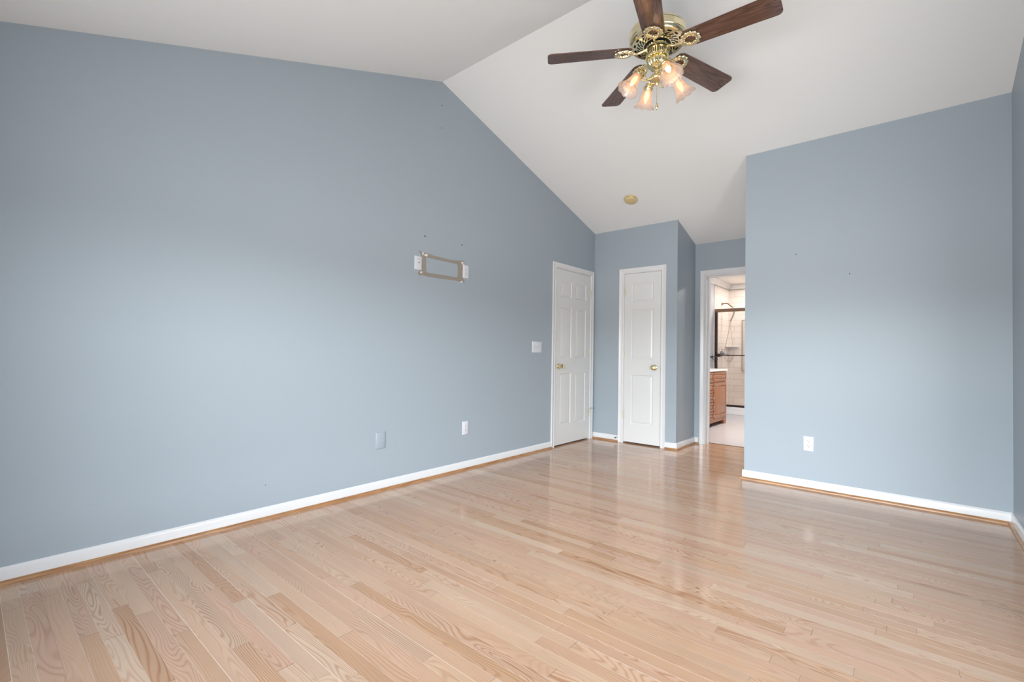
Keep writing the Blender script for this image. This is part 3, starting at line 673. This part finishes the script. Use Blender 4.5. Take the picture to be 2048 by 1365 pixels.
# blades and blade irons
PH0 = 3.7693
blade_adj = [(-.0069, -.0244, .0146), (-.0085, .0314, .0107), (.030, .030, -.0122), (.0091, -.027, -.0233), (-.0004, .0026, -.0277)]
def blade_outline():
    r0, r1, w0, w1 = .152, .662, .0625, .0745
    pts = []
    def half(r): 
        return w0 + (w1 - w0) * (r - r0) / (r1 - r0)
    for s in (1, -1):
        seq = []
        seq += [(r0 + .038 * (1 - math.sin(a)), (half(r0) - .038) * 1.0 + .038 * math.cos(a)) for a in [PI / 2 - PI / 2 * k / 6 for k in range(7)]]
        seq += [(r0 + (r1 - r0) * f, half(r0 + (r1 - r0) * f)) for f in (.2, .35, .5, .65, .8)]
        seq += [(r1 - .030 + .030 * math.sin(a), half(r1) - .030 + .030 * math.cos(a)) for a in [PI / 2 * k / 6 for k in range(7)]]
        if s > 0: pts += [(r, w) for r, w in seq]
        else: pts += [(r, -w) for r, w in reversed(seq)]
    return pts
def blade_mesh():
    bm = BM(); pts = blade_outline(); T = .0055
    A = [bm.verts.new((x, y, -T / 2)) for x, y in pts]; B = [bm.verts.new((x, y, T / 2)) for x, y in pts]
    bm.faces.new(A); bm.faces.new(B)
    for i in range(len(pts)): bm.faces.new((A[i], A[(i + 1) % len(pts)], B[(i + 1) % len(pts)], B[i]))
    return bm
def iron_mesh():
    """ornate oval ring under the blade root and a curved arm to the hub"""
    bm = BM(); n = 48; cx = .198
    path = [(cx + .042 * math.cos(2 * PI * k / n) * (1 + .05 * math.cos(8 * 2 * PI * k / n)), .039 * math.sin(2 * PI * k / n) * (1 + .05 * math.cos(8 * 2 * PI * k / n)), -.0075) for k in range(n)]
    tube(bm, path, .0120, 8, closed=True)
    for k in range(12):
        a = 2 * PI * (k + .5) / 12
        ball(bm, (cx + .050 * math.cos(a), .047 * math.sin(a), -.0085), .0105, 8, .8)
    for k in range(12):
        a = 2 * PI * (k + .5) / 12
        ball(bm, (cx + .034 * math.cos(a), .031 * math.sin(a), -.013), .0065, 8)
    ball(bm, (cx + .048, 0, -.010), .010, 10)
    ball(bm, (cx - .046, 0, -.009), .010, 10)
    p = smoothpath([(.060, 0, .006), (.085, 0, -.004), (.112, 0, -.012), (.135, 0, -.012), (cx - .044, 0, -.008)], 5)
    tube(bm, p, .007, 10, rad=[.010 - .004 * math.sin(PI * i / (len(p) - 1)) for i in range(len(p))])
    return bm
bl0 = ir0 = None
for k in range(5):
    dph, dal, dde = blade_adj[k]; ph = PH0 + dph + k * 2 * PI / 5; al = -.1907 + dal; de = .034 + dde
    er = Vector((math.cos(ph), math.sin(ph), 0)); et = Vector((-math.sin(ph), math.cos(ph), 0)); zz = Vector((0, 0, 1))
    ax = er * math.cos(de) - zz * math.sin(de); ay = et * math.cos(al) + zz * math.sin(al); az = ax.cross(ay).normalized()
    Mk = Matrix((ax, ay, az)).transposed().to_4x4(); Mk.translation = Vector((0, 0, FZ))
    if k == 0:
        bo = obj('fan_blade', blade_mesh(), 'blade', fan); io = obj('blade_iron', iron_mesh(), 'pale_brass', bo)
    else:
        bo2 = bl0.copy(); COL.objects.link(bo2); bo2.parent = fan; io = ir0.copy(); COL.objects.link(io); io.parent = bo2; bo = bo2
    if k == 0: bl0, ir0 = bo, io
    bo.matrix_local = Mk
# light kit
bm = BM()
lathe(bm, [(.050, 2.853), (.058, 2.848), (.061, 2.838), (.058, 2.824), (.050, 2.812), (.040, 2.803), (.034, 2.798)], 64, cap=False, rfun=lambda a, z: 1 + (.045 * math.cos(20 * a) if 2.80 < z < 2.85 else 0))
lathe(bm, [(.034, 2.798), (.036, 2.794), (.034, 2.789), (.020, 2.783), (.015, 2.776), (.018, 2.770), (.013, 2.764), (.016, 2.758), (.026, 2.752)], 40, cap=False)
lathe(bm, [(.026, 2.752), (.040, 2.747), (.046, 2.738), (.046, 2.730), (.041, 2.722), (.030, 2.714), (.016, 2.709), (.010, 2.704), (.013, 2.699), (.009, 2.692), (1e-6, 2.688)], 40, cap=False)
lk = obj('light_kit_body', bm, 'brass', fan)
def bell(bm):
    prof = [(.0255, 0.0), (.0275, .008), (.0300, .022), (.0325, .040), (.0360, .058), (.0420, .076), (.0500, .092), (.0590, .104), (.0640, .110)]
    sf = lambda a, z: 1 + (z / .11) ** 3 * .055 * abs(math.cos(4.5 * a)) + .012 * math.cos(18 * a) * (z / .11)
    ringo = []; seg = 72
    full = prof + [(r - .0022, z - .0006) for r, z in prof[::-1]]
    rings = []
    for r, z in full:
        ring = []
        for k in range(seg):
            a = 2 * PI * k / seg; rr = r * sf(a, z); zz_ = z + ((z / .11) ** 4) * .006 * abs(math.cos(4.5 * a))
            ring.append(bm.verts.new((rr * math.cos(a), rr * math.sin(a), zz_)))
        rings.append(ring)
    for A, B in zip(rings, rings[1:]):
        for k in range(seg): bm.faces.new((A[k], A[(k + 1) % seg], B[(k + 1) % seg], B[k]))
    A, B = rings[-1], rings[0]
    for k in range(seg): bm.faces.new((A[k], A[(k + 1) % seg], B[(k + 1) % seg], B[k]))
lamp0 = None
for i in range(4):
    a = math.radians(318.5 - 90 * i)
    er = Vector((math.cos(a), math.sin(a), 0)); tilt = math.radians(34)
    zdir = (er * math.sin(tilt) - Vector((0, 0, 1)) * math.cos(tilt)).normalized(); xdir = er.cross(Vector((0, 0, 1))).normalized(); ydir = zdir.cross(xdir)
    Ms = Matrix((xdir, ydir, zdir)).transposed().to_4x4(); Ms.translation = er * .122 + Vector((0, 0, 2.742))
    Ma = Matrix.Rotation(a, 4, 'Z')
    if lamp0 is None:
        bm = BM()
        p = smoothpath([(.036, 0, 2.735), (.052, 0, 2.722), (.068, 0, 2.722), (.076, 0, 2.740), (.074, 0, 2.768), (.084, 0, 2.786), (.102, 0, 2.784), (.112, 0, 2.772)], 6)
        tube(bm, p, .0055, 10)
        p = smoothpath([(.070, 0, 2.722), (.082, 0, 2.712), (.094, 0, 2.716), (.094, 0, 2.728), (.086, 0, 2.730)], 5); tube(bm, p, .0035, 8)
        arm = obj('lamp_arm', bm, 'brass', fan)
        bm = BM(); lathe(bm, [(.010, -.032), (.018, -.030), (.022, -.022), (.0225, -.012), (.030, -.008), (.0305, .004), (.028, .006), (.026, .003), (.012, .0), (.012, .012)], 40); cup = obj('lamp_socket', bm, 'brass', fan)
        bm = BM(); bell(bm); sh = obj('lamp_shade', bm, 'shade', fan)
        bm = BM(); lathe(bm, [(.010, .004), (.011, .016), (.0155, .030), (.0165, .042), (.0140, .056), (.0085, .070), (.003, .080), (1e-6, .083)], 20); bu = obj('light_bulb', bm, 'bulb', sh)
        lamp0 = (arm, cup, sh, bu)
        cur = lamp0
    else:
        cur = [o.copy() for o in lamp0]
        for o in cur: COL.objects.link(o)
        for o in cur[:3]: o.parent = fan
        cur[3].parent = cur[2]
    cur[0].matrix_local = Ma; cur[1].matrix_local = Ms; cur[2].matrix_local = Ms
    l = bpy.data.lights.new('bulb_light', 'POINT'); l.energy = 0.12; l.color = (1, .72, .42); l.shadow_soft_size = .02
    lo = bpy.data.objects.new('bulb_light', l); COL.objects.link(lo); lo.parent = fan; lo.matrix_local = Ms @ Matrix.Translation((0, 0, .098))
# pull chains
bm = BM(); tube(bm, [(0, 0, 2.690), (0.0005, 0, 2.63), (0, 0, 2.585)], .0011, 6)
for k in range(26): ball(bm, (0, 0, 2.688 - k * .004), .0018, 6)
pc = obj('pull_chain', bm, 'brass', fan)
bm = BM(); lathe(bm, [(1e-6, 2.586), (.003, 2.584), (.007, 2.576), (.009, 2.566), (.007, 2.556), (.003, 2.550), (.004, 2.546), (1e-6, 2.543)], 16); obj('chain_pull', bm, 'pale_brass', pc)
q = Vector((.040, -.010, 0))
bm = BM(); tube(bm, [(q.x, q.y, 2.735), (q.x, q.y, 2.70), (q.x, q.y, 2.688)], .0011, 6); pc2 = obj('pull_chain', bm, 'brass', fan)
bm = BM(); lathe(bm, [(1e-6, 2.690), (.003, 2.688), (.008, 2.680), (.009, 2.670), (.007, 2.662), (1e-6, 2.657)], 16, Matrix.Translation(q)); obj('chain_pull', bm, 'pale_brass', pc2)

# ============================================================ BATHROOM
VX = -2.250; V0, V1 = 6.05, 7.875
# vanity: local x runs along +Y, front faces +X
t = thing('vanity_cabinet', 'cherry wood bathroom vanity with drawers and a panelled door', 'vanity', (VX, 0, 0), RZ_L)
bm = BM(); box(bm, V0, V1, 0.004, .53, .100, .825)
for x0 in (V0, V1 - .14):
    prism(bm, [(x0, .0), (x0 + (.10 if x0 == V0 else .04), 0), (x0 + (.10 if x0 == V0 else .02), .03), (x0 + .14, .06), (x0 + .14, .10), (x0, .10)] if x0 == V0 else
          [(V1 + .008, 0), (V1 + .008, .10), (V1 - .15, .10), (V1 - .15, .070), (V1 - .135, .060), (V1 - .110, .050), (V1 - .100, .020), (V1 - .085, 0)], -0.010, .03, 'Y')
box(bm, V0 + .14, V1 - .15, -0.006, .02, .062, .100); box(bm, V1 - .05, V1 + .008, .0301, .53, 0, .098)
box(bm, V0, V1 + .008, -.010, .53, .098, .112); obj('cabinet_body', bm, 'cherry', t)
def front(bm, x0, x1, z0, z1, rings):
    R_ = []
    for ins, y in rings: R_.append([bm.verts.new(v) for v in ((x0 + ins, y, z0 + ins), (x1 - ins, y, z0 + ins), (x1 - ins, y, z1 - ins), (x0 + ins, y, z1 - ins))])
    for A, B in zip(R_, R_[1:]):
        for k in range(4): bm.faces.new((A[k], A[(k + 1) % 4], B[(k + 1) % 4], B[k]))
    bm.faces.new(R_[-1]); bm.faces.new(R_[0])
RF = lambda r, g: [(0, .004), (0, -.014), (.003, -.017), (r, -.017), (r + .006, -.010), (r + .010, -.009), (r + .022, -.015), (r + .024, -.0155)]
def unit_front(name, x0, x1, z0, z1, r, pull):
    bm = BM(); front(bm, x0, x1, z0, z1, RF(r, 0)); o = obj(name, bm, 'cherry', t, angle=15)
    bm = BM(); rr = r + .0050     # dark glaze line in the groove
    for a in ((x0 + rr, x1 - rr, z0 + rr, z0 + rr + .007), (x0 + rr, x1 - rr, z1 - rr - .007, z1 - rr), (x0 + rr, x0 + rr + .007, z0 + rr, z1 - rr), (x1 - rr - .007, x1 - rr, z0 + rr, z1 - rr)):
        box(bm, a[0], a[1], -.0118, -.009, a[2], a[3])
    obj('glaze_line', bm, 'cherry_dark', o)
    bm = BM(); lathe(bm, [(.006, 0), (.005, .012), (.012, .018), (.014, .024), (.010, .029), (1e-6, .030)], 16, Matrix.Translation((*((pull[0], -.0152)), pull[1])) @ Matrix.Rotation(PI / 2, 4, 'X')); obj('knob', bm, 'steel', o)
SPL = 7.243
unit_front('door', SPL + .022, V1 - .012, .115, .650, .045, (SPL + .070, .610))
unit_front('drawer', SPL + .022, V1 - .012, .672, .812, .030, ((SPL + V1) / 2 + .02, .742))
for z0, z1 in ((.672, .812), (.512, .650), (.375, .500), (.240, .363), (.115, .228)):
    unit_front('drawer', SPL - .34, SPL - .010, z0, z1, .025, (SPL - .06, (z0 + z1) / 2))
unit_front('door', V0 + .02, SPL - .36, .115, .812, .045, (V0 + .10, .6))
bm = BM(); box(bm, -2.7995, VX + .028, V0 - .0, V1 + .012, .826, .858, .004); tag(obj('countertop', bm, 'counter'), 'white stone countertop on the cherry vanity', 'countertop')
# towel bar on the bathroom wall above the counter
t = thing('towel_bar', 'dark bronze double towel bar on the pale bathroom wall', 'towel bar', (BXL, 8.74, 1.040), RZ_L)
for x in (0.0, 0.25):
    bm = BM(); lathe(bm, [(.024, 0), (.024, .006), (.012, .012), (.010, .070), (.014, .078), (.010, .088), (1e-6, .090)], 20, Matrix.Translation((x, 0, 0)) @ Matrix.Rotation(PI / 2, 4, 'X')); obj('mounting_post', bm, 'bronze', t)
bm = BM(); tube(bm, [(-.02, -.075, .0), (.27, -.075, .0)], .008, 12); obj('bar', bm, 'bronze', t)
bm = BM(); tube(bm, [(0, -.045, -.012), (.0, -.10, -.045), (.25, -.10, -.045), (.25, -.045, -.012)], .005, 10); obj('lower_rail', bm, 'bronze', t)
# shower enclosure
SYD = 9.10
bm = BM(); box(bm, BXL + .010, -1.28, SYD - .035, BYB, 0, .085, .008); box(bm, BXL + .010, -1.28, SYD - .035, SYD + .055, .085, .135, .006)
tag(obj('shower_pan', bm, 'acrylic'), 'white shower base with a raised curb on the bathroom floor', 'shower base')
bm = BM(); box(bm, -1.40, -1.28, SYD - .03, BYB, .136, BZ); struct('wall_shower_end', bm, 'tile_left')
t = thing('shower_door', 'bronze framed clear glass shower door', 'shower door', (0, SYD, 0))
bm = BM(); box(bm, BXL + .0115, -1.401, -.030, .030, 1.872, 1.930, .003); box(bm, BXL + .0115, -1.401, -.034, -.030, 1.885, 1.895); obj('header_rail', bm, 'bronze_lit', t)
bm = BM(); box(bm, BXL + .0115, BXL + .052, -.022, .022, .136, 1.872); obj('side_post', bm, 'bronze', t)
bm = BM(); box(bm, BXL + .0115, -1.401, -.028, .028, .1355, .172, .002); obj('bottom_track', bm, 'bronze', t)
bm = BM(); box(bm, BXL + .052, -2.02, .006, .012, .172, 1.872); obj('glass_panel', bm, 'glass', t)
bm = BM(); box(bm, -2.78 + .045, -1.401, -.014, -.008, .172, 1.872); obj('glass_panel', bm, 'glass', t)
bm = BM(); tube(bm, [(-2.705, -.055, 1.072), (-1.50, -.055, 1.072)], .0085, 12); box(bm, -2.735, -2.690, -.062, -.0142, 1.040, 1.102, .003); box(bm, -1.55, -1.51, -.062, -.0142, 1.045, 1.098, .003); obj('pull_bar', bm, 'bronze', t)
bm = BM(); box(bm, BXL + .030, BXL + .054, -.036, -.022, 1.045, 1.12); obj('bumper', bm, 'black', t)
# shower head, handset and hose on the tiled side wall
SHX = BXL + .010
t = thing('shower_fixture', 'bronze shower arm with grey hand shower, looping hose and valve on the tiled wall', 'shower', (SHX, 9.50, 0))
bm = BM(); lathe(bm, [(.035, 0), (.034, .006), (.016, .012), (.010, .013)], 24, Matrix.Translation((0, 0, 2.062)) @ Matrix.Rotation(PI / 2, 4, 'Y')); obj('flange', bm, 'bronze_lit', t)
bm = BM(); tube(bm, smoothpath([(.010, 0, 2.062), (.06, 0, 2.072), (.10, 0, 2.066), (.155, 0, 2.022), (.20, 0, 1.985)], 6), .0105, 12); obj('shower_arm', bm, 'bronze_lit', t)
bm = BM(); lathe(bm, [(.014, 0), (.018, .006), (.018, .03), (.014, .036)], 16, Matrix.Translation((.195, 0, 1.990)) @ Matrix.Rotation(2.3, 4, 'Y')); obj('collar', bm, 'steel', t)
bm = BM(); tube(bm, smoothpath([(.235, 0, 1.955), (.225, 0, 1.90), (.190, 0, 1.80), (.150, 0, 1.72)], 5), .015, 12, rad=None)
lathe(bm, [(.012, 0), (.035, .012), (.040, .024), (.034, .030), (1e-6, .032)], 24, Matrix.Translation((.235, 0, 1.95)) @ Matrix.Rotation(1.9, 4, 'Y')); obj('hand_shower', bm, 'pale_metal', t)
bm = BM(); tube(bm, smoothpath([(.148, 0, 1.715), (.128, 0, 1.55), (.085, 0, 1.32), (.050, 0, 1.12), (.068, 0, 1.00), (.130, 0, .955), (.190, 0, 1.00), (.215, 0, 1.12), (.185, 0, 1.40), (.160, 0, 1.62), (.175, 0, 1.75), (.215, 0, 1.93)], 8), .0055, 8); obj('hose', bm, 'pale_metal', t)
VM = Matrix.Translation((0, -.03, 1.115))
bm = BM(); lathe(bm, [(.078, 0), (.076, .006), (.055, .022), (.030, .040), (.026, .060), (.020, .066), (1e-6, .068)], 32, VM @ Matrix.Rotation(PI / 2, 4, 'Y')); es_ = obj('valve_plate', bm, 'grey_metal', t)
bm = BM(); tube(bm, [VM @ Vector(v) for v in ((.055, 0, 0), (.085, .0, -.020), (.140, .0, -.030))], .009, 10, rad=[.012, .011, .007]); obj('lever', bm, 'grey_metal', es_)
# glass corner shelf
bm = BM(); pts = [(BXL + .0105, BYB - .0005)] + [(BXL + .0105 + .20 * math.cos(a), BYB - .0005 - .20 * math.sin(a)) for a in [PI / 2 * k / 10 for k in range(11)]]
prism(bm, pts, 1.235, 1.243, 'Z'); tag(obj('corner_shelf', bm, plain('pale_grey_shelf', (0.55, 0.59, 0.61), 0.2)), 'grey corner shelf between the tiled shower walls', 'shelf')
# framed niche on the back wall
t = thing('shower_niche', 'tall framed tile niche on the back wall of the shower', 'niche', (-2.525, BYB, 0.775))
bm = BM(); box(bm, .0, .40, -.004, -.0002, .0, .99); obj('niche_tile', bm, 'niche', t)
bm = BM()
for a in ((-.012, .0, -.012, 1.002), (.40, .412, -.012, 1.002), (.0, .40, -.012, 0), (.0, .40, .99, 1.002)): box(bm, a[0], a[1], -.012, -.0002, a[2], a[3])
obj('pencil_frame', bm, plain('taupe_niche_frame', (0.30, 0.25, 0.21), 0.3), t)
# bathroom ceiling lights (unseen round fittings, added to brighten the bathroom)
for x, y, e_, c_ in ((-1.35, 7.2, 58, (1, .93, .87)), (-2.05, 9.52, 15, (1, .90, .82))):
    t = thing('added_ceiling_light', 'unseen round light added on the bathroom ceiling' if y < 9 else 'small unseen light added above the shower', 'ceiling light', (x, y, BZ))
    bm = BM(); lathe(bm, [(.13, 0), (.13, -.02), (.12, -.03), (.115, -.03)], 32, cap=False); obj('trim_ring', bm, 'trim', t)
    bm = BM(); lathe(bm, [(.116, -.028), (1e-6, -.030)], 32, cap=False); obj('diffuser', bm, 'lit', t)
    l = bpy.data.lights.new('added_bath_light', 'AREA'); l.shape = 'DISK'; l.size = .22; l.energy = e_; l.color = c_
    lo = bpy.data.objects.new('added_bath_light', l); COL.objects.link(lo); lo.parent = t; lo.location = (0, 0, -.034)
